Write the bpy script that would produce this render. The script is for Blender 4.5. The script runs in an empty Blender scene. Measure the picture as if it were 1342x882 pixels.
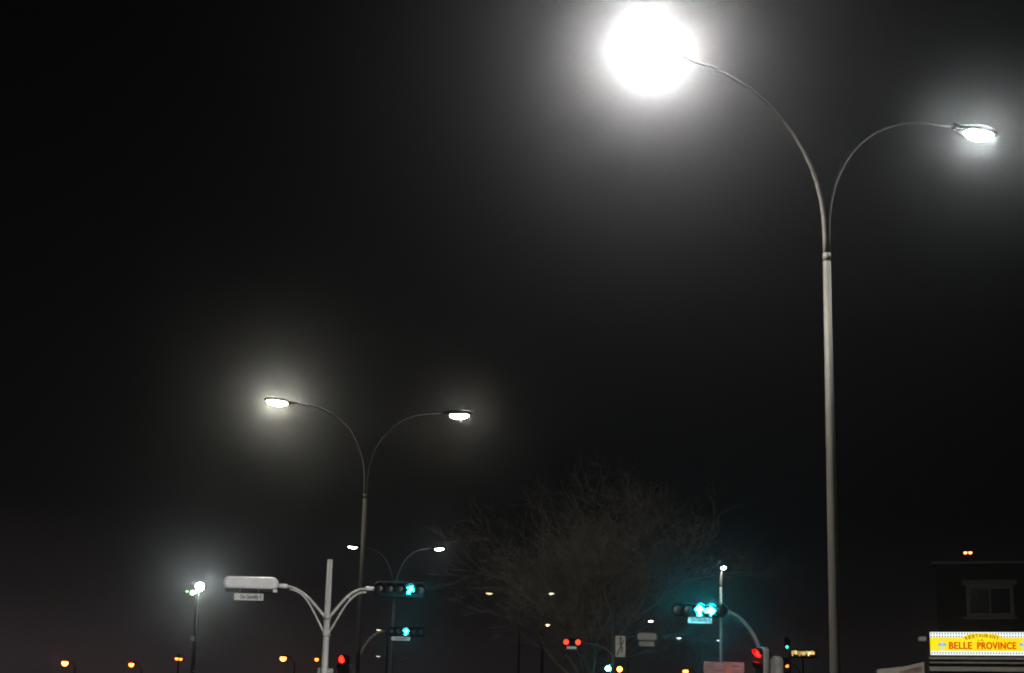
import bpy, math, random
from mathutils import Vector, Matrix
random.seed(7)
D = bpy.data
sc = bpy.context.scene
col = sc.collection
FPX = 2245.0

# ------------------------------------------------------------------ camera
pt = math.atan(.25); rl = math.atan(.0258)
CAM = Vector((0, 0, 1.6))
F = Vector((0, math.cos(pt), math.sin(pt))); U0 = Vector((0, -math.sin(pt), math.cos(pt))); R0 = Vector((1, 0, 0))
RI = math.cos(rl) * R0 + math.sin(rl) * U0
UP = math.cos(rl) * U0 - math.sin(rl) * R0
cd = D.cameras.new('camera'); cam = D.objects.new('camera', cd); col.objects.link(cam)
cd.sensor_width = 36; cd.lens = FPX / 1342 * 36; cd.clip_end = 6000; cd.clip_start = .1
M = Matrix((RI, UP, -F)).transposed().to_4x4(); M.translation = CAM
cam.matrix_world = M
sc.camera = cam

def ray(x, y):
    return F + (x - 671) / FPX * RI - (y - 441) / FPX * UP
def PY(x, y, Y):
    """survey point: what stands at distance Y in direction (x, y)"""
    v = ray(x, y); return CAM + v * (Y / v.y)
def PZ(x, y, z):
    v = ray(x, y); return CAM + v * ((z - 1.6) / v.z)

# ------------------------------------------------------------------ materials
def newmat(name):
    m = D.materials.new(name); m.use_nodes = True; nt = m.node_tree
    for n in list(nt.nodes): nt.nodes.remove(n)
    out = nt.nodes.new('ShaderNodeOutputMaterial')
    return m, nt, out
def surf(name, c1, c2=None, rough=.6, metal=0, scale=6, bump=.0, detail=6, spec=.5, stretch=None):
    m, nt, out = newmat(name)
    b = nt.nodes.new('ShaderNodeBsdfPrincipled')
    nt.links.new(b.outputs[0], out.inputs[0])
    b.inputs['Roughness'].default_value = rough; b.inputs['Metallic'].default_value = metal
    b.inputs['Specular IOR Level'].default_value = spec
    c2 = c2 or tuple(v * .7 for v in c1)
    tc = nt.nodes.new('ShaderNodeTexCoord'); mp = nt.nodes.new('ShaderNodeMapping')
    if stretch: mp.inputs['Scale'].default_value = stretch
    n = nt.nodes.new('ShaderNodeTexNoise'); n.inputs['Scale'].default_value = scale; n.inputs['Detail'].default_value = detail
    r = nt.nodes.new('ShaderNodeValToRGB')
    r.color_ramp.elements[0].position = .3; r.color_ramp.elements[1].position = .7
    r.color_ramp.elements[0].color = (*c2, 1); r.color_ramp.elements[1].color = (*c1, 1)
    nt.links.new(tc.outputs['Object'], mp.inputs[0]); nt.links.new(mp.outputs[0], n.inputs['Vector'])
    nt.links.new(n.outputs['Fac'], r.inputs[0]); nt.links.new(r.outputs[0], b.inputs['Base Color'])
    if bump:
        bp = nt.nodes.new('ShaderNodeBump'); bp.inputs['Strength'].default_value = bump; bp.inputs['Distance'].default_value = .02
        nt.links.new(n.outputs['Fac'], bp.inputs['Height']); nt.links.new(bp.outputs[0], b.inputs['Normal'])
    return m
def emit(name, c, s):
    m, nt, out = newmat(name)
    e = nt.nodes.new('ShaderNodeEmission'); e.inputs[0].default_value = (*c, 1); e.inputs[1].default_value = s
    nt.links.new(e.outputs[0], out.inputs[0])
    m.cycles.emission_sampling = 'FRONT_BACK' if s > 3 else 'AUTO'
    return m

galv = surf('galvanised steel', (.125, .12, .11), (.08, .077, .072), .5, .2, 9, .05, stretch=(1, 1, .25))
brownst = surf('dull brown steel', (.024, .0215, .017), (.014, .0125, .010), .7, 0, 8, .05, spec=.12, stretch=(1, 1, .25))
blackst = surf('blackened steel', (.008, .008, .008), None, .9, spec=0)
darkst = surf('weathered dark steel', (.062, .058, .05), (.042, .04, .036), .55, .1, 8, .05, stretch=(1, 1, .25))
paint = surf('light grey painted steel', (.55, .54, .52), (.40, .39, .37), .5, 0, 5, .03, stretch=(1, 1, .3))
shellw = surf('pale signal shell', (.80, .79, .80), (.70, .69, .69), .45, 0, 5, .03)
shellg = surf('grey signal shell', (.34, .32, .30), (.25, .24, .22), .55, 0, 5, .03)
black = surf('black signal face', (.010, .011, .012), (.007, .007, .008), .75, 0, 8, .03, spec=.1)
glassd = surf('dark lens glass', (.012, .012, .014), (.008, .008, .01), .3, 0, 20, spec=.15)
signw = surf('reflective white sign sheet', (.72, .71, .69), (.60, .59, .57), .5, 0, 14)
ink = surf('black sign ink', (.03, .03, .03), None, .6)
bark = surf('bare grey brown bark', (.17, .145, .115), (.10, .085, .066), .9, 0, 14, .3, stretch=(1, 1, .2))
asphalt = surf('asphalt', (.055, .054, .052), (.040, .040, .040), .75, 0, 3, .25, 12)
concrete = surf('concrete', (.30, .29, .27), (.22, .215, .20), .85, 0, 2, .1, 10)
grassm = surf('winter turf', (.055, .060, .032), (.035, .034, .022), .95, 0, 4, .4, 12)
linew = surf('worn road paint', (.62, .62, .60), (.35, .35, .34), .7, 0, 9)
linen = surf('yellow road paint', (.60, .42, .06), (.38, .27, .05), .7, 0, 9)
wallm = surf('dark brown cladding', (.009, .008, .008), (.006, .0055, .005), .9, 0, 3, .1, 10, spec=.1)
trimm = surf('dark grey metal trim', (.012, .012, .011), (.008, .008, .008), .8, 0, 5)
framem = surf('dark window frame', (.020, .019, .018), (.014, .0135, .013), .8, 0, 5)
fasciam = surf('black fascia', (.006, .006, .006), (.004, .004, .004), .9, 0, 6, spec=.1)
stripm = surf('brushed trim strip', (.42, .38, .32), (.24, .22, .19), .6, 0, 12, .03, stretch=(.2, 1, 3))
awnm = surf('cream awning cloth', (.62, .56, .48), (.46, .41, .35), .85, 0, 5, .1)
redp = surf('dull red print', (.42, .34, .29), (.20, .05, .04), .8, 0, 3.2)
tarm = surf('gravel roof', (.10, .10, .10), (.06, .06, .06), .9, 0, 20, .3)
glass, nt_, out_ = newmat('window glass')
b_ = nt_.nodes.new('ShaderNodeBsdfPrincipled'); b_.inputs['Base Color'].default_value = (.003, .003, .0035, 1); b_.inputs['Roughness'].default_value = .06; b_.inputs['Specular IOR Level'].default_value = .3
nt_.links.new(b_.outputs[0], out_.inputs[0])

# ------------------------------------------------------------------ mesh helpers
class MB:
    def __init__(s): s.v = []; s.f = []; s.T = None
    def add(s, vs, fs):
        b = len(s.v)
        if s.T: vs = [s.T @ Vector(v) for v in vs]
        s.v += [Vector(v) for v in vs]; s.f += [tuple(i + b for i in f) for f in fs]; return s
    def box(s, c, d, bevel=0):
        x, y, z = c; a, b, e = d[0] / 2, d[1] / 2, d[2] / 2
        if bevel <= 0:
            vs = [(x + i * a, y + j * b, z + k * e) for k in (-1, 1) for j in (-1, 1) for i in (-1, 1)]
            return s.add(vs, [(0, 2, 3, 1), (4, 5, 7, 6), (0, 1, 5, 4), (2, 6, 7, 3), (0, 4, 6, 2), (1, 3, 7, 5)])
        # outline in xz rounded, chamfered front and back in y
        r = min(bevel, a * .98, e * .98); n = 5; out = []
        for (sx, sz, a0) in ((1, 1, 0), (-1, 1, 90), (-1, -1, 180), (1, -1, 270)):
            for k in range(n):
                t = math.radians(a0 + 90 * k / (n - 1)); out.append((sx * (a - r) + r * math.cos(t), sz * (e - r) + r * math.sin(t)))
        m = len(out); ch = min(r * .5, b * .6); vs = []
        def ring(yy, inset):
            for (px, pz) in out:
                vs.append((x + px * (1 - inset / a), yy, z + pz * (1 - inset / e)))
        ring(y - b, ch); ring(y - b + ch * .35, ch * .3); ring(y - b + ch, 0); ring(y + b - ch, 0); ring(y + b - ch * .35, ch * .3); ring(y + b, ch)
        fs = []
        for q in range(5):
            for i in range(m):
                j = (i + 1) % m; fs.append((q * m + i, (q + 1) * m + i, (q + 1) * m + j, q * m + j))
        fs.append(tuple(range(m))); fs.append(tuple(range(6 * m - 1, 5 * m - 1, -1)))
        return s.add(vs, fs)
    def tube(s, pts, rad, n=12, cap=True):
        pts = [Vector(p) for p in pts]
        if not isinstance(rad, (list, tuple)): rad = [rad] * len(pts)
        vs = []; fs = []; prev = None
        for i, p in enumerate(pts):
            d = (pts[min(i + 1, len(pts) - 1)] - pts[max(i - 1, 0)]).normalized()
            if prev is None:
                a = d.cross(Vector((0, 1, 0)) if abs(d.y) < .9 else Vector((1, 0, 0))).normalized()
            else: a = (prev - d * prev.dot(d)).normalized()
            prev = a; b = d.cross(a)
            for k in range(n):
                t = 2 * math.pi * k / n; vs.append(p + (a * math.cos(t) + b * math.sin(t)) * rad[i])
        for i in range(len(pts) - 1):
            for k in range(n):
                j = (k + 1) % n; fs.append((i * n + k, i * n + j, (i + 1) * n + j, (i + 1) * n + k))
        if cap: fs.append(tuple(range(n - 1, -1, -1))); fs.append(tuple(range((len(pts) - 1) * n, len(pts) * n)))
        return s.add(vs, fs)
    def ellip(s, c, r, n=16, m=8, lo=-1.0, hi=1.0):
        """ellipsoid between the z fractions lo and hi"""
        vs = []; fs = []; a0, a1 = math.asin(lo), math.asin(hi)
        for i in range(m + 1):
            a = a0 + (a1 - a0) * i / m
            for k in range(n):
                t = 2 * math.pi * k / n
                vs.append((c[0] + r[0] * math.cos(a) * math.cos(t), c[1] + r[1] * math.cos(a) * math.sin(t), c[2] + r[2] * math.sin(a)))
        for i in range(m):
            for k in range(n):
                j = (k + 1) % n; fs.append((i * n + k, i * n + j, (i + 1) * n + j, (i + 1) * n + k))
        fs.append(tuple(range(n - 1, -1, -1))); fs.append(tuple(range(m * n, (m + 1) * n)))
        return s.add(vs, fs)
    def prism(s, poly, y0, y1):
        """polygon given in x z, pushed from y0 to y1"""
        n = len(poly)
        vs = [(p[0], y0, p[1]) for p in poly] + [(p[0], y1, p[1]) for p in poly]
        fs = [tuple(range(n)), tuple(range(2 * n - 1, n - 1, -1))] + [(i, n + i, n + (i + 1) % n, (i + 1) % n) for i in range(n)]
        return s.add(vs, fs)
    def build(s, name, mat, parent=None, smooth=False):
        off = Vector((0, 0, 0)); p = parent
        while p: off += Vector(p.location); p = p.parent
        me = D.meshes.new(name); me.from_pydata([v - off for v in s.v], [], s.f); me.validate()
        import bmesh
        bm = bmesh.new(); bm.from_mesh(me); bmesh.ops.recalc_face_normals(bm, faces=bm.faces); bm.to_mesh(me); bm.free()
        me.materials.append(mat)
        if smooth:
            me.polygons.foreach_set('use_smooth', [len(q.vertices) <= 4 for q in me.polygons])
        o = D.objects.new(name, me); col.objects.link(o)
        if parent: o.parent = parent
        return o
def tag(o, label=None, cat=None, group=None, kind=None):
    if label: o['label'] = label
    if cat: o['category'] = cat
    if group: o['group'] = group
    if kind: o['kind'] = kind
    return o
def thing(name, loc, label, cat, group=None):
    o = D.objects.new(name, None); col.objects.link(o); o.location = loc; o.empty_display_size = .3
    return tag(o, label, cat, group)
def text_poly(txt, size, bold=0.0, sx=1.0, align='CENTER', spacing=1.0):
    c = D.curves.new('t', 'FONT'); c.body = txt; c.size = size; c.align_x = align; c.align_y = 'CENTER'; c.offset = bold; c.extrude = .004; c.space_character = spacing
    o = D.objects.new('t', c); col.objects.link(o); bpy.context.view_layer.update()
    me = D.meshes.new_from_object(o.evaluated_get(bpy.context.evaluated_depsgraph_get()))
    vs = [(v.co.x * sx, -v.co.z, v.co.y) for v in me.vertices]; fs = [tuple(p.vertices) for p in me.polygons]
    D.objects.remove(o); D.meshes.remove(me); D.curves.remove(c)
    return vs, fs
def frame_at(o, yaw=0, tilt=0):
    return Matrix.Translation(o) @ Matrix.Rotation(yaw, 4, 'Z') @ Matrix.Rotation(tilt, 4, 'X')

# ------------------------------------------------------------------ setting: ground, road, median, walks
def sheet(name, poly, z, mat, **k):
    return tag(MB().add([(x, y, z) for x, y in poly], [tuple(range(len(poly)))]).build(name, mat), kind='structure')
sheet('ground', [(-1500, -300), (1500, -300), (1500, 2600), (-1500, 2600)], 0, grassm)
spine = [(16, -70), (12.5, -25), (9, 0), (4.7, 24.1), (-3.4, 46), (-5.4, 70), (-5.2, 82), (.9, 102), (15.2, 135.5), (34, 175), (60, 240), (140, 420)]
def offset(pts, d):
    o = []
    for i, p in enumerate(pts):
        a = Vector(pts[max(i - 1, 0)]); b = Vector(pts[min(i + 1, len(pts) - 1)]); t = (b - a).normalized()
        o.append((p[0] + t.y * d, p[1] - t.x * d))
    return o
def smooth_line(pts, k=6):
    o = []
    for i in range(len(pts) - 1):
        p0 = Vector(pts[max(i - 1, 0)]); p1 = Vector(pts[i]); p2 = Vector(pts[i + 1]); p3 = Vector(pts[min(i + 2, len(pts) - 1)])
        for j in range(k):
            t = j / k
            q = .5 * ((2 * p1) + (p2 - p0) * t + (2 * p0 - 5 * p1 + 4 * p2 - p3) * t * t + (3 * p1 - p0 - 3 * p2 + p3) * t ** 3)
            o.append((q.x, q.y))
    return o + [pts[-1]]
spine = smooth_line(spine)
def strip(name, d0, d1, z, mat, h=0, sel=None):
    a, b = offset(spine, d0), offset(spine, d1); mb = MB()
    for i in range(len(spine) - 1):
        if sel and not sel(i, spine[i]): continue
        q = [a[i], b[i], b[i + 1], a[i + 1]]
        if h == 0: mb.add([(x, y, z) for x, y in q], [(0, 1, 2, 3)])
        else:
            mb.add([(x, y, z) for x, y in q] + [(x, y, z + h) for x, y in q], [(0, 3, 2, 1), (4, 5, 6, 7), (0, 1, 5, 4), (2, 3, 7, 6), (0, 4, 7, 3), (1, 2, 6, 5)])
    return tag(mb.build(name, mat), kind='structure')
cross = lambda y: 49.5 < y < 60
strip('road', -10.6, 10.6, .004, asphalt)
sheet('cross_road', [(-200, 50), (-4, 50.6), (200, 52.5), (200, 60), (-4, 59), (-200, 58)], .008, asphalt)
strip('median', -1.1, 1.1, .006, concrete, .13, sel=lambda i, p: not cross(p[1]))
strip('sidewalk', 10.6, 13.2, .006, concrete, .13, sel=lambda i, p: not cross(p[1]))
strip('sidewalk', -13.2, -10.6, .006, concrete, .13, sel=lambda i, p: not cross(p[1]))
strip('road_marking', 1.35, 1.47, .013, linen, sel=lambda i, p: not cross(p[1]))
strip('road_marking', -1.47, -1.35, .013, linen, sel=lambda i, p: not cross(p[1]))
for d in (5.9, -5.9):
    strip('road_marking', d - .07, d + .07, .013, linew, sel=lambda i, p: i % 2 == 0 and not cross(p[1]))

# ------------------------------------------------------------------ street lamps
LAMP_MATS = {}
def lampmat(c, s):
    k = (c, s)
    if k not in LAMP_MATS: LAMP_MATS[k] = emit('lamp light %d' % len(LAMP_MATS), c, s)
    return LAMP_MATS[k]
WHITE = (1, .97, .90); WARM = (1, .88, .60); COOL = (.93, 1, .97); SOD = (1, .17, .02)

def lamp_head(root, pos, dirv, light, size=1.0, mat=None, shield=False):
    """flat lamp housing pointing outward along dirv with a glass bowl under it"""
    yaw = math.atan2(dirv.y, dirv.x)
    T = Matrix.Translation(pos) @ Matrix.Rotation(yaw, 4, 'Z') @ Matrix.Rotation(-math.radians(3), 4, 'Y') @ Matrix.Scale(size, 4)
    h = MB(); h.T = T
    h.ellip((0, 0, .02), (.43, .18, .11), 20, 8, -.35, 1)
    h.box((-.42, 0, .03), (.16, .09, .08))
    ho = h.build('lamp_head', mat or galv, root, True)
    l = MB(); l.T = T
    l.ellip((.04, 0, -.02), (.28, .135, .10), 20, 7, -1, -.02)
    l.build('lens', light, ho, True)
    if shield:
        s_ = MB(); s_.T = T; s_.box((-.285, 0, -.06), (.012, .27, .15)); s_.build('added_shield', blackst, ho)  # added plate that keeps the lamp's light off its arm and pole
    return ho

def street_lamp(label, a, b, la, lb, H=11.5, zf=9.5, mat=None, rp=(.080, .036), group='double armed street lamps along the road', n=14):
    """two-armed lamp; a and b are the surveyed spots below its two heads"""
    mat = mat or galv
    A = PZ(*a, H); B = PZ(*b, H); m = (A + B) / 2
    root = thing('street_lamp', (m.x, m.y, 0), label, 'street lamp', group)
    P = Vector((m.x, m.y, 0))
    mb = MB(); mb.box((P.x, P.y, .09), (.42, .42, .18)); mb.build('base', concrete, root)
    zs = [.18, 3, 6, zf - .58]
    MB().tube([P + Vector((0, 0, z)) for z in zs], [rp[0], rp[0] * .93, rp[0] * .82, rp[0] * .72], 20).build('pole', mat, root, True)
    MB().tube([P + Vector((0, 0, zf - .62)), P + Vector((0, 0, zf - .50))], rp[0] * .76, 20).build('collar', mat, root, True)
    for E_, li in ((A, la), (B, lb)):
        d = (E_ - m); d.z = 0; L = d.length; d.normalize(); s = rp[1]
        pts = [P + d * .024 + Vector((0, 0, zf - .60))]; rad = [s]
        z0 = zf - .25
        for i in range(n + 1):
            t = i / n * math.pi / 2
            r_ = .026 + (L * .92 - .53) * (1 - math.cos(t)) ** 1.0
            pts.append(P + d * r_ + Vector((0, 0, z0 + (H - .02 - z0) * math.sin(t) ** .92)))
            rad.append(s * (1 - .4 * i / n))
        pts.append(P + d * (L - .40) + Vector((0, 0, H + .04))); rad.append(s * .48)
        MB().tube(pts, rad, 14).build('arm', mat, root, True)
        lamp_head(root, E_ + Vector((0, 0, .02)), d, li, 1.0 if E_.y < 60 else .76, mat=blackst, shield=(E_ is A and H > 11 and E_.y < 60))
    return root

K = 9500
street_lamp('nearest and tallest two armed street lamp with a dazzling white left light', (855, 66), (1280, 175),
            lampmat((1, .985, .95), K * 1.4), lampmat(COOL, K * .16), mat=brownst)
street_lamp('two armed street lamp standing just behind the pale double armed traffic signal mast', (365, 527), (600, 544),
            lampmat((1, .98, .80), K * .17), lampmat((1, .95, .80), K * .03), mat=brownst, rp=(.080, .034))
street_lamp('two armed street lamp seen behind the upper green arrow signal', (463, 717), (575, 719.5),
            lampmat(WHITE, 25), lampmat(WHITE, 90), mat=galv, rp=(.085, .045))
street_lamp('faint two armed street lamp with yellowish left light beyond the bare tree', (642, 777.5), (722, 777.5),
            lampmat((1, .82, .42), 2.2), lampmat(WARM, 9), mat=darkst)
street_lamp('farthest two armed street lamp with thin Y shaped top left of the red lit pole', (890, 836), (942, 839),
            lampmat(COOL, 4), lampmat(COOL, 2.5), mat=darkst)
street_lamp('two armed street lamp with one light showing right of the bare tree trunk', (795, 817), (853, 814),
            lampmat((1, .95, .8), .03), lampmat((1, .97, .80), 30), mat=darkst)
street_lamp('low faint two armed street lamp with nearly flat arms under the small green arrow', (496, 860), (533, 862),
            lampmat(COOL, 1.1), lampmat(COOL, .05), mat=darkst, zf=10.4)

def single_lamp(label, head, base_px, light, H=11.5, mat=None, group='single armed street lamps', size=1.0, rp=.1, rise=1.2):
    E_ = PZ(*head, H); v = ray(*base_px); 
    P = Vector((v.x / v.y * (E_.y + .6), E_.y + .6 * size, 0))
    root = thing('street_lamp', P, label, 'street lamp', group)
    mat = mat or darkst
    MB().box((P.x, P.y, .1), (.4, .4, .2)).build('base', concrete, root)
    MB().tube([P + Vector((0, 0, z)) for z in (.2, 5, H - rise)], [rp, rp * .85, rp * .65], 16).build('pole', mat, root, True)
    d = E_ - P; d.z = 0; L = d.length; d.normalize(); pts = []
    for i in range(9):
        t = i / 8 * math.pi / 2
        pts.append(P + d * max(L - .4, .2) * (1 - math.cos(t)) + Vector((0, 0, H - rise + (rise + .03) * math.sin(t))))
    MB().tube(pts, [rp * .65 - rp * .02 * i for i in range(9)], 12).build('arm', mat, root, True)
    lamp_head(root, E_ + Vector((0, 0, .02)), d, light, size, mat)
    return root
single_lamp('single street lamp rising above the double green arrow signal, pole tinted red low down', (948, 744.5), (943, 870), lampmat(WHITE, 200), H=7.05, mat=galv, rp=.06, size=.42, rise=.5)
single_lamp('small yellowish street lamp left of the small green up arrow', (497, 825.5), (507, 870), lampmat(WARM, 1.6), mat=darkst, size=.8)

# distant sodium lamps
def globe_lamp(label, px, py, s, H=9.0, r=.22, side=1):
    s = s * .2 + 2; r *= .85
    E_ = PZ(px, py, H)
    P = Vector((E_.x + .9 * side, E_.y, 0))
    root = thing('sodium_lamp', P, label, 'street lamp', 'distant orange street lamps')
    MB().tube([P, P + Vector((0, 0, 5)), P + Vector((0, 0, H - .3))], [.08, .06, .05], 10).build('pole', blackst, root, True)
    MB().tube([P + Vector((0, 0, H - .35)), P + Vector((-.3 * side, 0, H + .12)), P + Vector((-.8 * side, 0, H + .28))], [.035, .03, .03], 8).build('arm', blackst, root, True)
    h = MB().ellip((E_.x, E_.y, H + .12), (r, r, .12), 14, 6, 0, 1).build('lamp_head', blackst, root, True)
    MB().ellip((E_.x, E_.y, H + .05), (r, r, r), 16, 10, -1, .5).build('lens', lampmat(SOD, s), h, True)
for a in [('big orange lamp at the far left of the horizon', 85, 869.5, 170, 9, .30),
          ('orange lamp second from the left along the horizon', 172, 871.5, 70, 9, .24),
          ('orange lamp left of the pale signal mast', 371, 863.5, 130, 9, .26),
          ('small pale orange lamp just left of the pale signal mast', 415, 865, 30, 9, .17),
          ('orange lamp low beside the pink lit panel', 898.5, 880.5, 70, 9, .24),
          ('upper orange lamp over the red side facing signal', 994.5, 854.5, 60, 9, .2),
          ('lower orange lamp under the red side facing signal', 993, 878, 60, 9, .2),
          ('tiny orange lamp under the yellow lit sign', 1031.5, 873.5, 18, 9, .14)]:
    globe_lamp(*a)

def twin_lamp(label, a, b, H, s, r, c=SOD, cat='street lamp'):
    A, B = PZ(*a, H), PZ(*b, H); B = B * (A.y / B.y) if False else B
    m = (A + B) / 2; root = thing('twin_lamp', (m.x, m.y, 0), label, cat)
    MB().tube([Vector((m.x, m.y, z)) for z in (0, H / 2, H + .35)], [.12, .08, .05], 12).build('pole', blackst, root, True)
    MB().tube([A + Vector((0, 0, .35)), B + Vector((0, 0, .35))], .04, 8).build('crossarm', darkst, root, True)
    for q in (A, B):
        h = MB().ellip((q.x, q.y, q.z + .1), (r, r, r), 12, 5, .2, 1).build('lamp_head', blackst, root, True)
        MB().ellip((q.x, q.y, q.z + .06), (r, r, r), 12, 8, -1, .1).build('lens', lampmat(c, s), h, True)
twin_lamp('pair of small orange lamps close together on the left horizon', (231.7, 863.7), (236.5, 864.2), 9, 9, .14)
twin_lamp('pair of tiny red orange lamps on a mast above the dark roof', (1265.3, 724.6), (1271.6, 724.6), 22, 10, .16, (1, .22, .06), 'mast')

# floodlight pole, left
base = PY(252, 882, 78); base.z = 0
root = thing('floodlight_pole', base, 'slender pole carrying a brilliant white floodlight and a green one', 'floodlight')
MB().tube([base, base + Vector((0, 0, 5)), Vector((base.x, base.y, PY(252, 777, 78).z))], [.10, .09, .06], 12).build('pole', blackst, root, True)
c0, c1 = PY(244, 777, 78), PY(263, 772, 78)
MB().tube([c0, PY(252, 777, 78), c1], .04, 8).build('crossarm', galv, root, True)
for (px, py, r, c, s) in ((262, 769, .17, (.88, 1, .96), 850), (252.3, 776.8, .085, (.35, 1, .22), 30), (245, 775.5, .035, (.2, 1, .25), 6)):
    q = PY(px, py, 77.8)
    h = MB().box(q + Vector((0, .16, .02)), (r * 2.3, .22, r * 2.1), .04).build('lamp_housing', darkst, root, True)
    t = MB(); t.T = Matrix.Translation(q) @ Matrix.Rotation(math.radians(90), 4, 'X')
    t.ellip((0, 0, 0), (r, r, .07), 18, 5, 0, 1).build('lens', lampmat(c, s), h, True)
q = PY(252, 837, 77.7)
MB().box(q, (.14, .2, .22), .03).build('pale_box', paint, root)  # pale unlit box in place of a tiny light low on the pole

# ------------------------------------------------------------------ traffic signals
ARROW = [(0, 1), (.88, .08), (.30, .08), (.30, -.95), (-.30, -.95), (-.30, .08), (-.88, .08)]
def arrow_poly(r, rot=0, shift=0):
    c, s = math.cos(rot), math.sin(rot)
    return [(shift + r * (x * c - z * s), r * (x * s + z * c)) for x, z in ARROW]
CY = (.004, .66, .85); RD = (1, .0003, .0002); OR = (1, .36, .03); GR = (.02, .9, .5)
def signal_head(root, pos, yaw, n, L, Hh, lit, shell=black, vert=False, r=None, visor=True, depth=.26, name='signal_head', bev=.09):
    """row of n lenses on a rounded shell, lens side towards local -y; lit: index -> (shape, colour, strength, turn)"""
    T = frame_at(pos, yaw)
    if vert: T = T @ Matrix.Rotation(math.radians(90), 4, 'Y')
    s = MB(); s.T = T; s.box((0, 0, 0), (L, depth, Hh), min(bev, Hh * .45)); ho = s.build(name, shell, root, True)
    f = MB(); f.T = T; f.box((0, -depth / 2 - .008, 0), (L * .97, .03, Hh * .9), Hh * .3); f.build('backplate', black, ho, True)
    r = r or min(Hh * .36, L / n * .42)
    for i in range(n):
        x = (-.5 + (i + .5) / n) * L
        g = MB(); g.T = T @ Matrix.Translation((x, -depth / 2 - .02, 0)) @ Matrix.Rotation(math.radians(90), 4, 'X')
        if i in lit and lit[i][0] == 'disc':
            g.ellip((0, 0, 0), (r, r, .04), 20, 4, 0, 1).build('lens', lampmat(lit[i][1], lit[i][2]), ho, True)
        else:
            g.ellip((0, 0, 0), (r, r, .03), 20, 4, 0, 1).build('lens', glassd, ho, True)
            if i in lit:
                a = MB(); a.T = T; kind, c, st, turn = lit[i]
                poly = arrow_poly(r * .88, turn + (math.radians(90) if vert else 0), 0)
                a.prism([(px + x, pz) for px, pz in poly], -depth / 2 - .062, -depth / 2 - .060)
                a.build('arrow', lampmat(c, st), ho)
        if visor:
            v = MB(); v.T = T @ Matrix.Translation((x, 0, 0)); k = 14; vs = []
            up0 = 90 if not vert else 180
            for j in range(k + 1):
                t = math.radians(up0 - 125 + 250 * j / k); ln = .20 * (.55 + .45 * math.cos(math.radians(-125 + 250 * j / k)))
                for rr in (r * 1.08, r * 1.13):
                    for yy in (-depth / 2 - .015, -depth / 2 - .03 - ln): vs.append((rr * math.cos(t), yy, rr * math.sin(t)))
            fs = []
            for j in range(k):
                a0, b0 = 4 * j, 4 * (j + 1)
                fs += [(a0, a0 + 1, b0 + 1, b0), (a0 + 2, b0 + 2, b0 + 3, a0 + 3), (a0 + 1, a0 + 3, b0 + 3, b0 + 1)]
            fs += [(0, 2, 3, 1), (4 * k, 4 * k + 1, 4 * k + 3, 4 * k + 2)]
            v.add(vs, fs).build('visor', black, ho)
    return ho
def name_sign(px0, px1, py0, py1, Y, label, txt='De Gentilly E', yaw=0, top_bar=None, mat=None, ts=.62, shift=.06):
    a, b = PY(px0, py1, Y), PY(px1, py0, Y); w, h = b.x - a.x, b.z - a.z; c = (a + b) / 2
    o = thing('street_name_sign', (c.x, c.y, a.z), label, 'street sign', 'white street name signs hung under the signals')
    m = MB(); m.T = frame_at(c, yaw); m.box((0, 0, 0), (w, .02, h)); m.build('panel', mat or signw, o)
    if txt:
        vs, fs = text_poly(txt, h * ts * 1.3, .002, .74)
        m = MB(); m.T = frame_at(c, yaw); m.add([(x + w * shift, y - .018, z) for x, y, z in vs], fs); m.build('lettering', ink, o)
    for sx in (-.32, .32):
        m = MB(); m.T = frame_at(c, yaw); m.box((sx * w, .02, h / 2 + .05), (.025, .015, .13)); m.build('hanger', galv, o)
    return o

def arc(p0, p1, n=12, k=1.0):
    """quarter sweep leaving p0 steeply and reaching p1 level"""
    o = []
    for i in range(n + 1):
        t = i / n * math.pi / 2
        o.append(Vector((p0.x + (p1.x - p0.x) * (1 - math.cos(t)) ** k, p0.y + (p1.y - p0.y) * (1 - math.cos(t)) ** k, p0.z + (p1.z - p0.z) * math.sin(t))))
    return o

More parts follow.
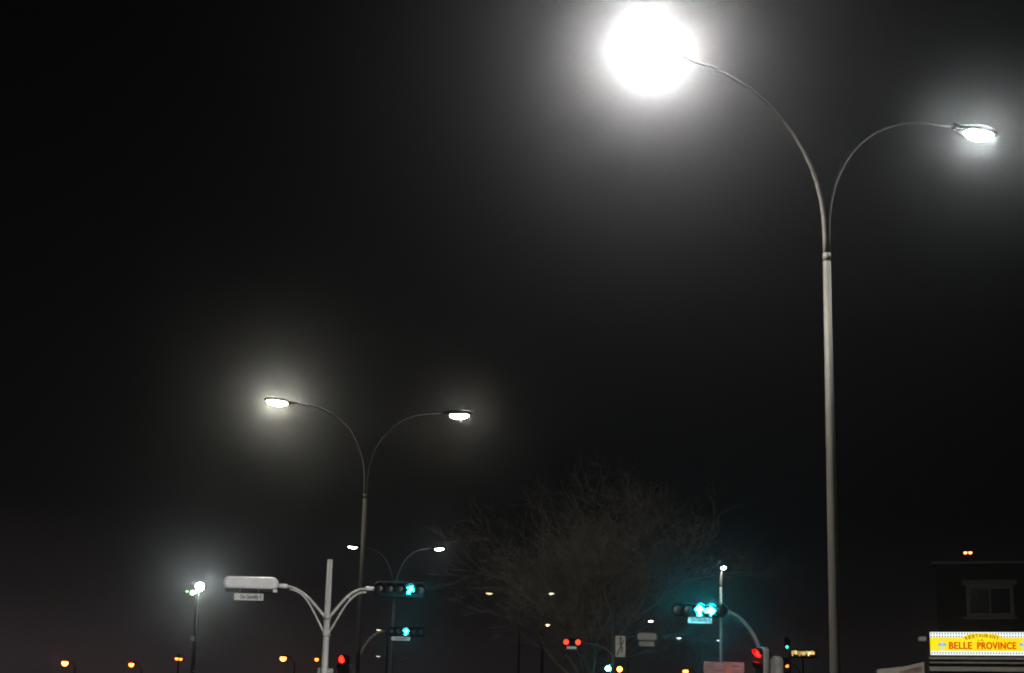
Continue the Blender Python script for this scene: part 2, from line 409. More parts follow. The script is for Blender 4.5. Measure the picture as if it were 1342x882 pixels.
# near mast in the median
Y0 = 43.25
base = Vector(PY(431, 765, Y0)); base.z = 0
root = thing('traffic_signal', base, 'pale round mast with two braced arms carrying long signals left and right', 'traffic signal')
top = PY(432, 733.5, Y0).z
MB().tube([base + Vector((0, 0, .02)), base + Vector((0, 0, .32))], .2, 16).build('base', paint, root, True)
MB().tube([base + Vector((0, 0, .3)), base + Vector((0, 0, 3)), base + Vector((0, 0, top))], [.095, .085, .065], 20).build('pole', paint, root, True)
for py in (808.5, 831): 
    z = PY(428, py, Y0).z
    MB().tube([base + Vector((0, 0, z - .07)), base + Vector((0, 0, z + .07))], .10, 20).build('collar', paint, root, True)
for (xe, yu, sgn) in ((367, 768, -1), (489, 771.5, 1)):
    up = arc(base + Vector((sgn * .09, 0, PY(428, 809, Y0).z)), PY(xe + (7 if sgn < 0 else -14), yu, Y0), 14)
    up = [Vector((p.x, p.y, p.z)) for p in up]
    end = PY(xe, yu, Y0)
    # flatter sweep: blend straight and quarter curve
    def soft(p0, p1, n=14):
        o = []
        for i in range(n + 1):
            t = i / n
            c1 = p0 + Vector(((p1.x - p0.x) * .38, 0, (p1.z - p0.z) * .62)); c2 = p1 - Vector(((p1.x - p0.x) * .42, 0, 0))
            o.append(p0 * (1 - t) ** 3 + c1 * 3 * t * (1 - t) ** 2 + c2 * 3 * t * t * (1 - t) + p1 * t ** 3)
        return o
    U = soft(base + Vector((sgn * .07, 0, PY(428, 808, Y0).z)), PY(xe + (4 if sgn < 0 else -8), yu, Y0)) + [end]
    Lw = soft(base + Vector((sgn * .07, 0, PY(428, 829, Y0).z)), PY(xe + (12 if sgn < 0 else -9), yu + 4.5, Y0))
    ar = MB().tube(U, [.038 - .0009 * i for i in range(len(U))], 12).build('arm', paint, root, True)
    MB().tube(Lw, .024, 10).build('brace', paint, root, True)
    MB().tube([U[7], Lw[8]], .016, 8).build('strut', paint, root, True)
    MB().tube([end + Vector((-sgn * .18, 0, 0)), end + Vector((sgn * .04, 0, 0))], .052, 12).build('socket', shellw, root, True)
# left head seen from behind
ca, cb = PY(292.5, 775, Y0), PY(365, 757.5, Y0); c = (ca + cb) / 2
hd = signal_head(root, c + Vector((0, .02, .03)), math.radians(180), 4, cb.x - ca.x, (cb.z - ca.z) * .86, {}, shellw, depth=.34, bev=.14, visor=True)
MB().box((c.x, c.y - .02, ca.z + .045), ((cb.x - ca.x) * .90, .22, .09), .03).build('shade_strip', trimm, hd, True)  # dark strip standing in for the shade along the shell's bottom
MB().box((cb.x - .05, c.y - .12, ca.z + .03), (.10, .06, .07), .02).build('latch', shellw, hd, True)
# right head facing the camera
ca, cb = PY(490.5, 783.5, Y0), PY(558, 763.5, Y0); c = (ca + cb) / 2
signal_head(root, c, math.radians(3), 5, cb.x - ca.x, cb.z - ca.z, {3: ('arrow', CY, 170, math.radians(-28))}, surf('dark signal shell', (.016, .018, .018), None, .7, spec=.15), bev=.12, r=.125)
name_sign(306.5, 345.5, 778.5, 786.2, Y0 - .2, 'white street name sign under the long pale signal seen from behind', yaw=math.radians(-1.5), shift=.08)
# grey panel low on the mast
a, b = PY(414.5, 884, Y0 - .14), PY(435.5, 875.5, Y0 - .14)
o = thing('sign_panel', ((a.x + b.x) / 2, Y0 - .14, a.z - .42), 'plain grey panel fixed low behind the pale mast', 'sign')
MB().box(((a.x + b.x) / 2, Y0 + .13, b.z - .30), (b.x - a.x, .02, .60), .02).build('panel', shellg, o)
MB().box(((a.x + b.x) / 2, Y0 + .09, b.z - .30), (.24, .05, .05)).build('clamp', galv, o)

def curved_mast(label, foot_px, foot_py, tip, Y, r, H=None, mat=galv):
    foot = PY(foot_px, foot_py, Y); tipv = PY(*tip, Y)
    b = Vector((foot.x, Y, 0)); root = thing('traffic_signal', b, label, 'traffic signal')
    zb = H
    pts = [b + Vector((0, 0, .3)), b + Vector((0, 0, zb * .6))] + arc(b + Vector((0, 0, zb)), tipv, 14)
    n = len(pts)
    MB().tube([b, b + Vector((0, 0, .35))], r * 1.7, 14).build('base', mat, root, True)
    MB().tube(pts, [r * (1 - .45 * i / n) for i in range(n)], 16).build('mast', mat, root, True)
    return root, b
# right mast with the two green arrows
Y1 = 47.2
root, mb_ = curved_mast('curved grey mast with two bright green arrows and a red side signal', 1005.5, 870, (949, 802), Y1, .095, 3.6)
c = PY(911.5, 801.3, Y1); 
signal_head(root, PY(911.7, 800.8, Y1) + Vector((.08, 0, 0)), 0, 5, 1.46, .30, {2: ('arrow', CY, 800, 0), 3: ('arrow', CY, 800, math.radians(-90))}, bev=.1, r=.165)
name_sign(901.5, 933, 809.3, 816.4, Y1, 'white street name sign under the two bright green arrows', yaw=math.radians(1), shift=.03)
c = PY(999, 868, Y1)
signal_head(root, PY(999.2, 873, Y1 - .5), math.radians(-55), 3, 1.0, .34, {0: ('disc', RD, 330, 0)}, shellg, vert=True, bev=.08, depth=.22, r=.10)
z_ = PY(1000, 866, Y1).z
MB().tube([Vector((mb_.x - .12, Y1 - .42, z_)), Vector((mb_.x, Y1, z_))], .025, 8).build('bracket', galv, root)
hd = signal_head(root, PY(1018.5, 877, Y1) + Vector((0, .02, 0)), math.radians(118), 2, .70, .36, {}, shellg, vert=True, bev=.14, depth=.24)
z_ = PY(1000, 862.5, Y1).z
MB().tube([Vector((mb_.x, Y1, z_)), PY(1023, 863, Y1)], .014, 8).build('bracket', galv, root)

# middle mast, smaller, with up arrow
Y2 = 62.
root, mb_ = curved_mast('distant curved mast with one small green up arrow and a red signal low down', 461.5, 870, (505, 827), Y2, .08, 3.7, galv)
signal_head(root, PY(532.5, 828.3, Y2), 0, 5, 1.30, .34, {2: ('arrow', CY, 210, 0)}, bev=.1, r=.125)
name_sign(513, 537.5, 834.2, 839, Y2 - .06, 'small dim street name sign under the small green up arrow', txt='De Gentilly E')
signal_head(root, PY(450.5, 876, Y2), math.radians(-25), 3, .95, .34, {0: ('disc', (1, .012, .006), 9, 0)}, black, vert=True, bev=.08, r=.13)
z_ = PY(450, 872, Y2).z
MB().tube([Vector((mb_.x - .3, Y2, z_)), Vector((mb_.x, Y2, z_))], .025, 8).build('bracket', galv, root)

# far mast behind the tree
Y3 = 59.
b = PY(804, 850, Y3); b.z = 0
root = thing('traffic_signal', b, 'far mast below the bare tree with twin red lights and a tall notice', 'traffic signal')
tz = PY(804, 790, Y3).z
MB().tube([b, b + Vector((0, 0, .35))], .17, 14).build('base', darkst, root, True)
MB().tube([b + Vector((0, 0, .3)), b + Vector((0, 0, tz))], [.09, .06], 14).build('pole', darkst, root, True)
for (xe, ye) in ((764, 843), (836, 833.5)):
    e = PY(xe, ye, Y3); s0 = b + Vector((0, 0, e.z - .55))
    MB().tube(arc(s0, e), .035, 10).build('arm', darkst, root, True)
signal_head(root, PY(749.5, 842, Y3), math.radians(0), 3, .60, .26, {0: ('disc', (1, .02, .008), 7, 0), 2: ('disc', (1, .03, .01), 6, 0)}, black, bev=.06, r=.085)
signal_head(root, PY(848, 834.6, Y3), math.radians(180), 3, .68, .28, {}, shellg, bev=.1)
signal_head(root, PY(796.5, 884.5, Y3), 0, 3, .62, .25, {0: ('disc', (.02, .75, .85), 190, 0)}, black, vert=True, bev=.06, r=.085)
signal_head(root, PY(811.5, 885.5, Y3), 0, 3, .62, .25, {0: ('disc', (1, .40, .04), 16, 0)}, black, vert=True, bev=.06, r=.085)
MB().box(PY(807.5, 826, Y3) + Vector((0, -.1, 0)), (.16, .14, .30), .03).build('control_box', trimm, root)
name_sign(743, 755.5, 847.2, 850.5, Y3 - .1, 'tiny dim street name sign below the twin red lights', txt=None)
name_sign(837.5, 857.5, 841.2, 846.5, Y3 - .1, 'dim street name sign below the grey signal right of the notice', txt=None, mat=shellg)
# tall notice with a struck-through arrow
a, b2 = PY(806.3, 861, Y3 - .16), PY(819.8, 833.5, Y3 - .16); c = (a + b2) / 2; w, h = b2.x - a.x, b2.z - a.z
o = thing('traffic_notice', (c.x, c.y, a.z), 'tall pale notice with a dark slanting stroke on the far mast', 'sign')
MB().box(c, (w, .02, h), .03).build('panel', surf('dirty cream sign sheet', (.50, .46, .38), (.36, .33, .27), .6), o)
m = MB(); m.T = frame_at(c)
m.prism([(-.14, -.30), (-.10, -.30), (.13, .22), (.09, .22)], -.022, -.014)
m.prism([(-.02, .05), (.02, .05), (.02, .25), (.07, .22), (.0, .33), (-.07, .22), (-.02, .25)], -.030, -.024)
m.prism([(.03, -.2), (.07, -.2), (.07, .0), (.03, .0)], -.030, -.024)
m.build('symbol', ink, o)

# distant small green signal
b = PY(1031, 847.5, 150)
root = thing('traffic_signal', (b.x + .3, b.y, 0), 'tiny distant green signal left of the yellow lit sign', 'traffic signal')
MB().tube([(b.x + .3, b.y + .2, 0), (b.x + .3, b.y + .2, b.z + .6)], [.1, .07], 10).build('pole', darkst, root, True)
signal_head(root, b + Vector((0, 0, .3)), 0, 3, 1.0, .36, {2: ('disc', GR, 5, 0)}, black, vert=True, bev=.06, r=.11)

# ------------------------------------------------------------------ distant boards
# panel beyond the signal, its red light put into the pink base colour
Yb = 47.1
a, b = PY(922.5, 890, Yb), PY(975, 868.2, Yb); w = b.x - a.x; h = 1.25; zt = b.z
o = thing('notice_board', ((a.x + b.x) / 2, Yb, 0), 'broad pale panel glowing pinkish at the foot of the red tinted pole', 'sign')
pink, nt, out = newmat('print tinted by red light')
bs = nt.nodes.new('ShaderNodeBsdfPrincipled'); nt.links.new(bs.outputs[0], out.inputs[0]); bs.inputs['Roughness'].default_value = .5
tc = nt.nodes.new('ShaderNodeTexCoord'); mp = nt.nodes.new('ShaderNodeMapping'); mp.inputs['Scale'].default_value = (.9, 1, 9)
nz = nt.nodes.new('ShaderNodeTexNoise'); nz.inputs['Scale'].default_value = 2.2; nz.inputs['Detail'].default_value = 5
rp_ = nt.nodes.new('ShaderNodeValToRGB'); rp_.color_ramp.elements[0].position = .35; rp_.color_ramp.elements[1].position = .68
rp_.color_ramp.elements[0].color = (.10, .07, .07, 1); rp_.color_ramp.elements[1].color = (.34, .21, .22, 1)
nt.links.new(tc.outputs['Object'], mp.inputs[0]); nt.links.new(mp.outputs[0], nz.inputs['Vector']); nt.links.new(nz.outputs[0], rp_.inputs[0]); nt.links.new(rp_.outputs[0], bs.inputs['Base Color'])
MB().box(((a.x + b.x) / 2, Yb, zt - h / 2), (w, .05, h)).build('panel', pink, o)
MB().box(((a.x + b.x) / 2 + w * .12, Yb - .032, zt - h * .5), (w * .14, .01, h * .86)).build('stripe', surf('faded salmon print', (.42, .16, .12), (.3, .11, .09), .6), o)
m = MB()
for sx in (-.42, .42): m.tube([((a.x + b.x) / 2 + sx * w, Yb + .07, 0), ((a.x + b.x) / 2 + sx * w, Yb + .07, zt - .05)], .04, 8)
m.build('post', galv, o)
# small dim board with a spot lamp behind the tree
Yc = 118.
a, b = PY(703, 822, Yc), PY(720, 811.5, Yc); c = (a + b) / 2
o = thing('notice_board', (c.x, c.y, 0), 'small dim brown board with one pale spot lamp behind the tree', 'sign')
MB().box(c, (b.x - a.x, .1, b.z - a.z)).build('panel', surf('dull brown board', (.06, .05, .042), (.04, .034, .03), .7), o)
MB().tube([(c.x, c.y + .12, 0), (c.x, c.y + .12, c.z)], .09, 8).build('post', darkst, o)
q = PY(717.8, 818.5, Yc - .6)
h_ = MB().box(q + Vector((0, .12, .1)), (.34, .2, .12), .03).build('lamp_housing', darkst, o)
MB().ellip(q, (.13, .09, .11), 12, 6, -1, .3).build('lens', lampmat((1, .75, .5), 7), h_, True)
# yellow lit sign far off: a canopy edge set with bulbs and letters
Yd = 210.
a, b = PY(1037.5, 860.5, Yd), PY(1067.5, 853, Yd); c = (a + b) / 2; w, h = b.x - a.x, b.z - a.z
o = thing('lit_sign', (c.x, c.y, 0), 'small yellow lit sign of uneven glowing bars low beside the nearest lamp pole', 'lit sign')
MB().box(c + Vector((0, .1, 0)), (w + .5, .12, h + .3), .05).build('panel', fasciam, o)
rr = random.Random(3)
for i in range(13):
    x = -.5 + (i + .5) / 13; e = math.sin(math.pi * min(.93, (i + 1) / 13.5)); hh = h * (.42 + .5 * rr.random() * e + (.35 if i == 0 else 0)); hh = min(hh, h)
    m = MB(); m.box((c.x + x * w, c.y - .02, c.z + h / 2 - hh / 2 - rr.random() * .12), (w / 13 * (.62 + .3 * rr.random()), .06, hh), .03)
    m.build('glowing_bar', lampmat(rr.choice([(1, .72, .25), (1, .80, .38), (1, .62, .18)]), rr.choice([.5, .9, 1.6])), o)
MB().tube([(c.x, c.y + .2, 0), (c.x, c.y + .2, c.z)], .14, 8).build('post', darkst, o)
for px_, py_ in ((1035.5, 855.5), (1064, 854.5)):
    q = PY(px_, py_, Yd - .5); MB().box(q, (.28, .08, .12), .02).build('end_lamp', lampmat(COOL, .22), o)

# ------------------------------------------------------------------ restaurant building, right
YB = 50.
pL = PY(1218.5, 828.4, YB); zt = pL.z
pR = PZ(1342, 828.6, zt)
bx = (pR - pL); bx.z = 0; bx.normalize(); yawB = math.atan2(bx.y, bx.x)
org = Vector((pL.x, pL.y, 0))
TB = frame_at(org, yawB)                       # local x along the facade, +y into the building
nrm = Vector((-bx.y, bx.x, 0))
def FP(px, py, off=0):
    """facade coordinates (x, z) of a surveyed direction"""
    v = ray(px, py); o_ = org + nrm * off; t = (o_ - CAM).dot(nrm) / v.dot(nrm); q = CAM + v * t - org
    return (q.dot(bx), q.z)
wf = .40                                        # the sign stands this far in front of the wall
root = thing('restaurant_building', org + nrm * 5, 'dark two storey building with a glowing yellow sign and one window', 'building')
def part(name, mat, fn, parent=None, smooth=False):
    m = MB(); m.T = TB; fn(m); return m.build(name, mat, parent or root, smooth)
x0, zr = FP(1226, 737.2, wf); _, zr2 = FP(1226, 740.5, wf)
part('wall', wallm, lambda m: m.box((x0 + 7.0, wf + 5.0, zr2 / 2), (14.0, 10, zr2)))
part('roof', tarm, lambda m: m.box((x0 + 7.0, wf + 5.0, zr2 + .03), (13.8, 9.8, .05)))
part('roof_edge', framem, lambda m: m.box((x0 + 7.0, wf + 4.97, (zr + zr2) / 2 + .01), (14.2, 10.2, zr - zr2)))
# window
wx0, wz0 = FP(1267.5, 808.5, wf); wx1, wz1 = FP(1327.5, 766.5, wf); _, wh = FP(1267, 760.5, wf)
wc = (wx0 + wx1) / 2; fw = .10
def frm(m):
    m.box((wx0 + fw / 2, wf - .03, (wz0 + wz1) / 2), (fw, .10, wz1 - wz0)); m.box((wx1 - fw / 2, wf - .03, (wz0 + wz1) / 2), (fw, .10, wz1 - wz0))
    m.box((wc, wf - .03, wz1 - .06), (wx1 - wx0 - 2 * fw, .10, .12)); m.box((wc, wf - .03, wz0 + .05), (wx1 - wx0 - 2 * fw, .10, .10))
    m.box((wc, wf - .02, (wz0 + wz1) / 2), (.045, .07, wz1 - wz0 - .22))
win = part('window', framem, frm)
part('pane', glass, lambda m: (m.box(((wx0 + wc) / 2 + .03, wf - .008, (wz0 + wz1) / 2), ((wx1 - wx0) / 2 - .13, .012, wz1 - wz0 - .22)),
                               m.box(((wx1 + wc) / 2 - .03, wf - .008, (wz0 + wz1) / 2), ((wx1 - wx0) / 2 - .13, .012, wz1 - wz0 - .22))), win)
part('lintel', trimm, lambda m: m.box((wc, wf - .04, (wz1 + wh) / 2 + .004), (wx1 - wx0 + .22, .08, wh - wz1)), win)
part('sill', trimm, lambda m: m.box((wc, wf - .07, wz0 - .045), (wx1 - wx0 + .16, .14, .08)), win)
# sign box
sx0, sz1 = FP(1218.5, 828.4); sx1, sz0 = FP(1357, 859.0); sW = sx1 - sx0; sH = sz1 - sz0; scx = (sx0 + sx1) / 2
sign = part('sign_box', fasciam, lambda m: m.box((scx, .20, (sz0 + sz1) / 2), (sW + .06, .36, sH + .04)))
# white bulb-dotted face
dots, nt, out = newmat('dotted light panel')
tc = nt.nodes.new('ShaderNodeTexCoord'); mp = nt.nodes.new('ShaderNodeMapping'); mp.inputs['Rotation'].default_value = (0, 0, -yawB)
sp = nt.nodes.new('ShaderNodeSeparateXYZ'); nt.links.new(tc.outputs['Object'], mp.inputs[0]); nt.links.new(mp.outputs[0], sp.inputs[0])
def math_(op, a, b=None):
    n = nt.nodes.new('ShaderNodeMath'); n.operation = op
    for i, q in enumerate((a, b)):
        if q is None: continue
        if isinstance(q, (int, float)): n.inputs[i].default_value = q
        else: nt.links.new(q, n.inputs[i])
    return n.outputs[0]
pit = .078
ax = math_('ABSOLUTE', math_('SUBTRACT', math_('FRACT', math_('DIVIDE', sp.outputs['X'], pit)), .5))
az = math_('ABSOLUTE', math_('SUBTRACT', math_('FRACT', math_('DIVIDE', sp.outputs['Z'], pit)), .5))
dd = math_('ADD', math_('POWER', ax, 2), math_('POWER', az, 2))
k_ = math_('LESS_THAN', dd, .07)
em = nt.nodes.new('ShaderNodeEmission'); mx = nt.nodes.new('ShaderNodeMix'); mx.data_type = 'RGBA'
mx.inputs[6].default_value = (.92, 1, .97, 1); mx.inputs[7].default_value = (.03, .05, .045, 1); nt.links.new(k_, mx.inputs[0]); nt.links.new(mx.outputs[2], em.inputs[0]); em.inputs[1].default_value = 1.1
nt.links.new(em.outputs[0], out.inputs[0])
part('light_panel', dots, lambda m: m.box((scx, .010, (sz0 + sz1) / 2), (sW, .02, sH)), sign)
def yline(py): return FP(1280, py)[1]
zy0, zy1 = yline(853.2), yline(835.5); ztop = yline(829.8)
acx, _ = FP(1287.5, 840); aw = FP(1313, 840)[0] - acx
poly = [(sx0, zy0), (sx1, zy0), (sx1, zy1)] + [(acx + aw * math.cos(t), zy1 + (ztop - zy1) * math.sin(t) ** 1.0) for t in [math.pi * i / 24 for i in range(25)]] + [(sx0, zy1)]
yel, nt, out = newmat('yellow lit face')
em = nt.nodes.new('ShaderNodeEmission'); nz = nt.nodes.new('ShaderNodeTexNoise'); nz.inputs['Scale'].default_value = 1.3
rp_ = nt.nodes.new('ShaderNodeValToRGB'); rp_.color_ramp.elements[0].position = .3; rp_.color_ramp.elements[1].position = .7
rp_.color_ramp.elements[0].color = (1, .62, .0, 1); rp_.color_ramp.elements[1].color = (1, .86, .02, 1)
tc = nt.nodes.new('ShaderNodeTexCoord'); nt.links.new(tc.outputs['Object'], nz.inputs['Vector']); nt.links.new(nz.outputs[0], rp_.inputs[0]); nt.links.new(rp_.outputs[0], em.inputs[0]); em.inputs[1].default_value = 1.05
nt.links.new(em.outputs[0], out.inputs[0])
part('yellow_face', yel, lambda m: m.prism(poly, -.006, -.001), sign)
redl = emit('red lit lettering', (.80, .04, .0), .9)
ornl = emit('brown lit lettering', (.42, .13, .0), .8)
tx0, _ = FP(1243.5, 845); tx1, _ = FP(1332, 845); tz = (yline(841.5) + yline(850.8)) / 2; th = yline(841.5) - yline(850.8)
def lets(txt, xa, xb, zc, h_, mat, bold, name='lettering'):
    vs, fs = text_poly(txt, 1.0, bold, spacing=1.08)
    if mat is redl: n_ = len(vs); fs = fs + [tuple(i + n_ for i in f) for f in fs]; vs = [(x - .022, y, z) for x, y, z in vs] + [(x + .022, y - .006, z) for x, y, z in vs]
    a0, a1 = min(v[0] for v in vs), max(v[0] for v in vs); b0, b1 = min(v[2] for v in vs), max(v[2] for v in vs)
    vs = [(xa + (v[0] - a0) / (a1 - a0) * (xb - xa), -.011 + v[1] * .3, zc + ((v[2] - b0) / (b1 - b0) - .5) * h_) for v in vs]
    part(name, mat, lambda m: m.add(vs, fs), sign)
g0, g1 = FP(1274.0, 845)[0], FP(1280.5, 845)[0]
lets('BELLE', tx0, g0, tz, th, redl, .022); lets('PROVINCE', g1, tx1, tz, th, redl, .022)
lets('LA', FP(1281.5, 840)[0], FP(1289.5, 840)[0], yline(838.9), .052, ornl, .01)
def restaurant(m):
    w_ = 'RESTAURANT'; hz = yline(832) - yline(835.2)
    hz = .098
    for i, ch in enumerate(w_):
        u = (i - 4.5) / 4.5; vs, fs = text_poly(ch, 1.0, .03)
        a0, a1 = min(v[0] for v in vs), max(v[0] for v in vs); b0, b1 = min(v[2] for v in vs), max(v[2] for v in vs)
        cx_ = acx - .01 + u * aw * .80; cz_ = yline(832.9) - (yline(832.9) - yline(836.4)) * u * u; rot = -u * .26
        o2 = []
        for v in vs:
            lx = ((v[0] - a0) / (a1 - a0) - .5) * .078; lz = ((v[2] - b0) / (b1 - b0) - .5) * hz
            o2.append((cx_ + lx * math.cos(rot) - lz * math.sin(rot), -.011 + v[1] * .3, cz_ + lx * math.sin(rot) + lz * math.cos(rot)))
        m.add(o2, fs)
part('lettering', ornl, restaurant, sign)
blue = emit('blue lit lily', (.10, .50, .95), .9); pale = emit('pale lily', (.62, .72, .95), .95)
def lily(m, cx_, cz_, s):
    m.prism([(cx_ + x * s, cz_ + z * s) for x, z in [(-.30, -.12), (-.62, -.10), (-.72, .16), (-.55, .38), (-.30, .40), (-.10, .18), (-.08, -.12), (-.28, -.02), (-.36, .1), (-.48, .08), (-.46, -.04)]], -.012, -.007)
    m.prism([(cx_ - x * s, cz_ + z * s) for x, z in [(-.30, -.12), (-.62, -.10), (-.72, .16), (-.55, .38), (-.30, .40), (-.10, .18), (-.08, -.12), (-.28, -.02), (-.36, .1), (-.48, .08), (-.46, -.04)]], -.012, -.007)
def lily2(m, cx_, cz_, s):
    m.prism([(cx_ + x * s, cz_ + z * s) for x, z in [(0, 1.0), (.16, .6), (.13, .2), (.08, -.15), (.24, -.8), (0, -.62), (-.24, -.8), (-.08, -.15), (-.13, .2), (-.16, .6)]], -.015, -.010)
for px_ in (1235, 1341.5):
    cx_, cz_ = FP(px_, 846)
    part('lily_emblem', blue, lambda m: lily(m, cx_, cz_, .165), sign)
    part('lily_emblem', pale, lambda m: lily2(m, cx_, cz_, .165), sign)
# canopy fascia with three trim strips, under the sign
cx0, _ = FP(1217.5, 862); cW = 6.5
cz1 = yline(859.6); cz0 = yline(880.5)
can = part('canopy', fasciam, lambda m: m.box((cx0 + cW / 2, .22, (cz0 + cz1) / 2 - .012), (cW, .40, cz1 - cz0)))
for (ya, yb) in ((861, 864.2), (867.6, 869.4), (874.0, 879.8)):
    part('trim_strip', stripm, lambda m: m.box((cx0 + cW / 2, .0, (yline(ya) + yline(yb)) / 2), (cW, .05, yline(ya) - yline(yb))), can)
# shop window below the canopy with two lit posters
sw = part('shop_window', framem, lambda m: m.box((cx0 + 3.2, wf - .01, 1.9), (6.2, .06, 2.7)))
part('pane', glass, lambda m: [m.box((cx0 + 1.05 + 1.5 * i, wf - .05, 1.95), (1.36, .02, 2.4)) for i in range(4)], sw)
def poster(pa, pb, mat, y=.30):
    xa, za = FP(pa, 880.6, .05); xb, _ = FP(pb, 880.6, .05)
    part('lit_poster', mat, lambda m: m.box(((xa + xb) / 2, .10, cz0 - .30), (xb - xa, .03, .50)), root)
poster(1249, 1257, emit('dark red lit poster', (.35, .02, .02), .5)); poster(1331, 1349, emit('orange lit poster', (1, .22, .05), .9))
# small wall lamp, unlit, left of the sign
q = PY(1208.5, 837.5, 50.6)
o = thing('wall_camera', q - Vector((0, 0, .1)), 'little grey box fixture on an arm left of the yellow sign', 'camera')
MB().box(q, (.20, .22, .13), .03).build('housing', paint, o)
MB().tube([q + Vector((.1, .05, 0)), q + Vector((.5, .2, 0)), q + Vector((.62, .35, -.02))], .018, 8).build('bracket', darkst, o)
# awning with faded red print
A1 = PY(1149.5, 877.3, 49.2); A2 = PY(1211.0, 867.5, 49.2)
o = thing('awning', (A2.x, A2.y + .5, 0), 'cream awning with faded red print sloping down left of the yellow sign', 'awning')
def quadslab(m, p, d, th): 
    vs = [*p, *[Vector(v) + Vector((0, th, 0)) for v in p]]; m.add(vs, [(0, 1, 2, 3), (7, 6, 5, 4), (0, 4, 5, 1), (1, 5, 6, 2), (2, 6, 7, 3), (3, 7, 4, 0)])
mid = PY(1185, 872.9, 49.2); mid.z -= .01
m = MB(); quadslab(m, [A1, mid, Vector((mid.x, mid.y, A1.z - .55)), Vector((A1.x, A1.y, A1.z - .55))], 0, .06)
quadslab(m, [mid, A2, Vector((A2.x, A2.y, A1.z - .55)), Vector((mid.x, mid.y, A1.z - .55))], 0, .06); m.build('cloth', awnm, o)
m = MB(); dz = -.17
quadslab(m, [PY(1179, 880, 49.18), PY(1208, 873, 49.18), PY(1208, 880.5, 49.18), PY(1179, 884, 49.18)], 0, .012); m.build('print', redp, o)
m = MB(); m.tube([A1 + Vector((-.05, .03, .05)), Vector((A1.x - .05, A1.y + .03, 0))], .035, 8)
m.tube([A2 + Vector((.03, .03, .05)), Vector((A2.x + .03, A2.y + .03, 0))], .035, 8); m.build('post', trimm, o)
m = MB(); m.tube([A1 + Vector((-.05, .03, .04)), mid + Vector((0, .03, .05)), A2 + Vector((0, .03, .05))], .03, 8); m.build('edge_rail', trimm, o)

# ------------------------------------------------------------------ trees
def tree(label, base, h, spread, seed, trunk_h, r0, group=None, depth=7, nkids=(3, 5), flat=.75):
    rg = random.Random(seed)
    root = thing('bare_tree', base, label, 'tree', group)
    tr = MB(); cr = MB(); b = Vector(base)
    top = b + Vector((.1, 0, trunk_h))
    tr.tube([b, b + Vector((.03, 0, trunk_h * .5)), top], [r0 * 1.25, r0, r0 * .85], 12); tr.build('trunk', bark, root, True)
    cnt = [0]
    def grow(p, d, L, r, lev):
        n = 4; pts = [p]; rad = [r]; q = p; dd = d.copy()
        for i in range(n):
            j = Vector((rg.gauss(0, 1), rg.gauss(0, 1), rg.gauss(0, .7))) * (.13 + .035 * lev)
            dd = (dd + j + Vector((0, 0, .05 if lev < 3 else .02))).normalized()
            q = q + dd * (L / n); pts.append(q); rad.append(max(r * (1 - .5 * (i + 1) / n), .0035))
        cr.tube(pts, rad, 6 if lev < 2 else (4 if lev < 4 else 3), cap=lev < 3); cnt[0] += 1
        if lev >= depth: return
        k = rg.randint(*nkids) if lev < 5 else rg.randint(2, 4)
        for i in range(k):
            t = rg.uniform(.35, 1) if i else 1.0
            s_ = pts[min(int(t * n), n)]
            ax_ = Vector((rg.gauss(0, 1), rg.gauss(0, 1), rg.gauss(0, .6)))
            ax_ = (ax_ - dd * ax_.dot(dd)).normalized()
            ang = rg.uniform(.30, .85) if i else rg.uniform(.1, .4)
            nd = dd * math.cos(ang) + ax_ * math.sin(ang); nd.z = nd.z * .9 + .08
            if lev < 4 and nd.z < .22: nd.z = .22 + rg.random() * .15
            if nd.z < -.12: nd.z *= .3
            grow(s_, nd.normalized(), L * rg.uniform(.58, .80), rad[min(int(t * n), n)] * (.8 if i == 0 else .62), lev + 1)
    nm = 6
    for i in range(nm):
        a = 2 * math.pi * (i + rg.uniform(-.3, .3)) / nm; e = rg.uniform(.50, .85) if i % 2 else rg.uniform(.8, 1.3)
        d = Vector((math.cos(a) * math.cos(e) * spread, math.sin(a) * math.cos(e) * spread, math.sin(e))).normalized()
        grow(top - Vector((0, 0, rg.uniform(0, .4))), d, h * rg.uniform(.25, .33), r0 * .5, 1)
    cr.build('crown', bark, root)
    print('tree branches', cnt[0])
tb = PY(770, 860, 66); tb.z = 0
tree('broad bare deciduous tree filling the middle of the dark sky', tb, 12.6, 1.0, 23, 4.4, .20)
tb = PY(562, 880, 76); tb.z = 0
tree('small dim bare tree right of the distant street name sign', tb, 2.6, 1.0, 5, 2.2, .07, depth=6)

# ------------------------------------------------------------------ haze, added to give the lamps their glow
hz, nt, out = newmat('haze')
pv = nt.nodes.new('ShaderNodeVolumePrincipled'); pv.inputs['Color'].default_value = (.97, .97, 1, 1); pv.inputs['Density'].default_value = .00040
pv.inputs['Anisotropy'].default_value = .976
nt.links.new(pv.outputs[0], out.inputs['Volume'])
o = MB().box((60, 1100, 27), (2700, 2600, 56)).build('haze', hz); tag(o, kind='stuff')

# ------------------------------------------------------------------ night sky and faint moon
w = D.worlds.new('World'); sc.world = w; w.use_nodes = True; nt = w.node_tree
for n in list(nt.nodes): nt.nodes.remove(n)
out = nt.nodes.new('ShaderNodeOutputWorld')
sky = nt.nodes.new('ShaderNodeTexSky'); sky.sky_type = 'NISHITA'; sky.sun_disc = False
sky.sun_elevation = math.radians(35); sky.sun_rotation = math.radians(200)
b1 = nt.nodes.new('ShaderNodeBackground'); b1.inputs[1].default_value = .00006; nt.links.new(sky.outputs[0], b1.inputs[0])
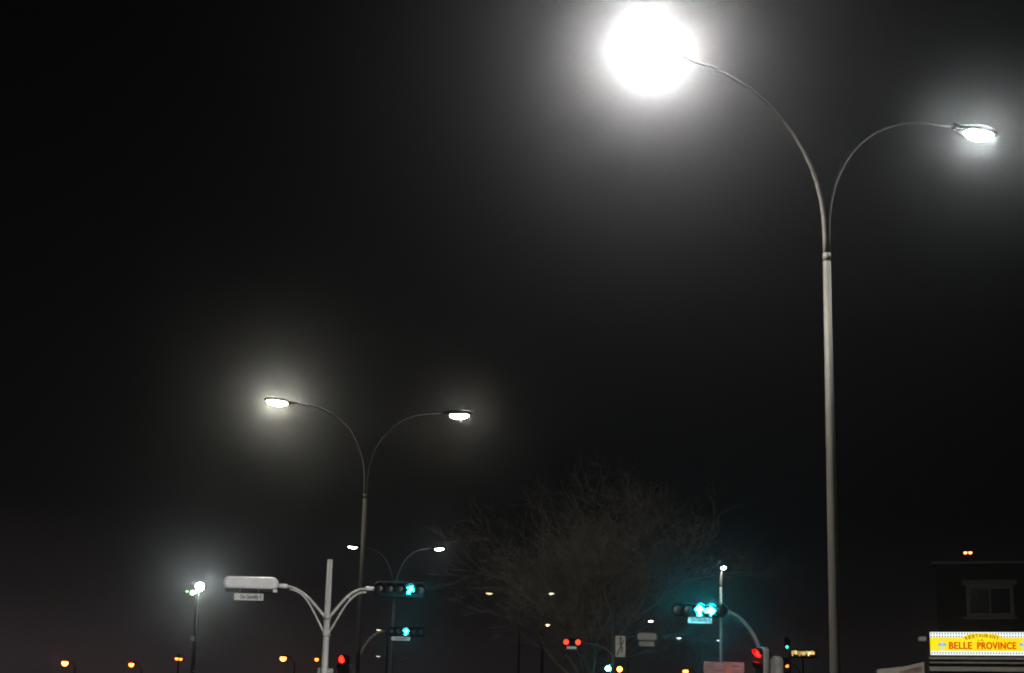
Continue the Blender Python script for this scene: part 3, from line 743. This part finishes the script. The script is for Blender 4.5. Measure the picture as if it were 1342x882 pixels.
# town glow: brownish, stronger low down and to the left
tc = nt.nodes.new('ShaderNodeTexCoord'); sp = nt.nodes.new('ShaderNodeSeparateXYZ'); nt.links.new(tc.outputs['Generated'], sp.inputs[0])
rp_ = nt.nodes.new('ShaderNodeValToRGB'); e = rp_.color_ramp.elements
e[0].position = 0; e[0].color = (.030, .024, .025, 1); e[1].position = .4; e[1].color = (.0010, .0009, .0009, 1)
e2 = e.new(.05); e2.color = (.027, .021, .0225, 1); e3 = e.new(.14); e3.color = (.0034, .0029, .0029, 1); e4 = e.new(.09); e4.color = (.011, .009, .0093, 1)
nt.links.new(sp.outputs['Z'], rp_.inputs[0])
b2 = nt.nodes.new('ShaderNodeBackground'); mr = nt.nodes.new('ShaderNodeMapRange'); mr.inputs[1].default_value = -.32; mr.inputs[2].default_value = .05; mr.inputs[3].default_value = 1.0; mr.inputs[4].default_value = .35
nt.links.new(sp.outputs['X'], mr.inputs[0]); nt.links.new(mr.outputs[0], b2.inputs[1]); nt.links.new(rp_.outputs[0], b2.inputs[0])
ad = nt.nodes.new('ShaderNodeAddShader'); nt.links.new(b1.outputs[0], ad.inputs[0]); nt.links.new(b2.outputs[0], ad.inputs[1]); nt.links.new(ad.outputs[0], out.inputs[0])
sl = D.lights.new('moon', 'SUN'); sl.energy = .004; sl.angle = math.radians(.5); sl.color = (1, .96, .9)
so = D.objects.new('moon', sl); col.objects.link(so)
az_, el_ = math.radians(200), math.radians(35)
dv = Vector((math.sin(az_) * math.cos(el_), math.cos(az_) * math.cos(el_), math.sin(el_))); so.rotation_euler = dv.to_track_quat('Z', 'Y').to_euler()

vs = sc.view_settings; vs.view_transform = 'Standard'; vs.look = 'None'; vs.gamma = 1; vs.exposure = 0; vs.use_curve_mapping = False
cy = sc.cycles; cy.use_denoising = True; cy.max_bounces = 4; cy.volume_bounces = 0; cy.use_light_tree = True
cy.sample_clamp_indirect = 3; cy.sample_clamp_direct = 0; cy.caustics_reflective = False; cy.caustics_refractive = False
cy.filter_width = 2.0
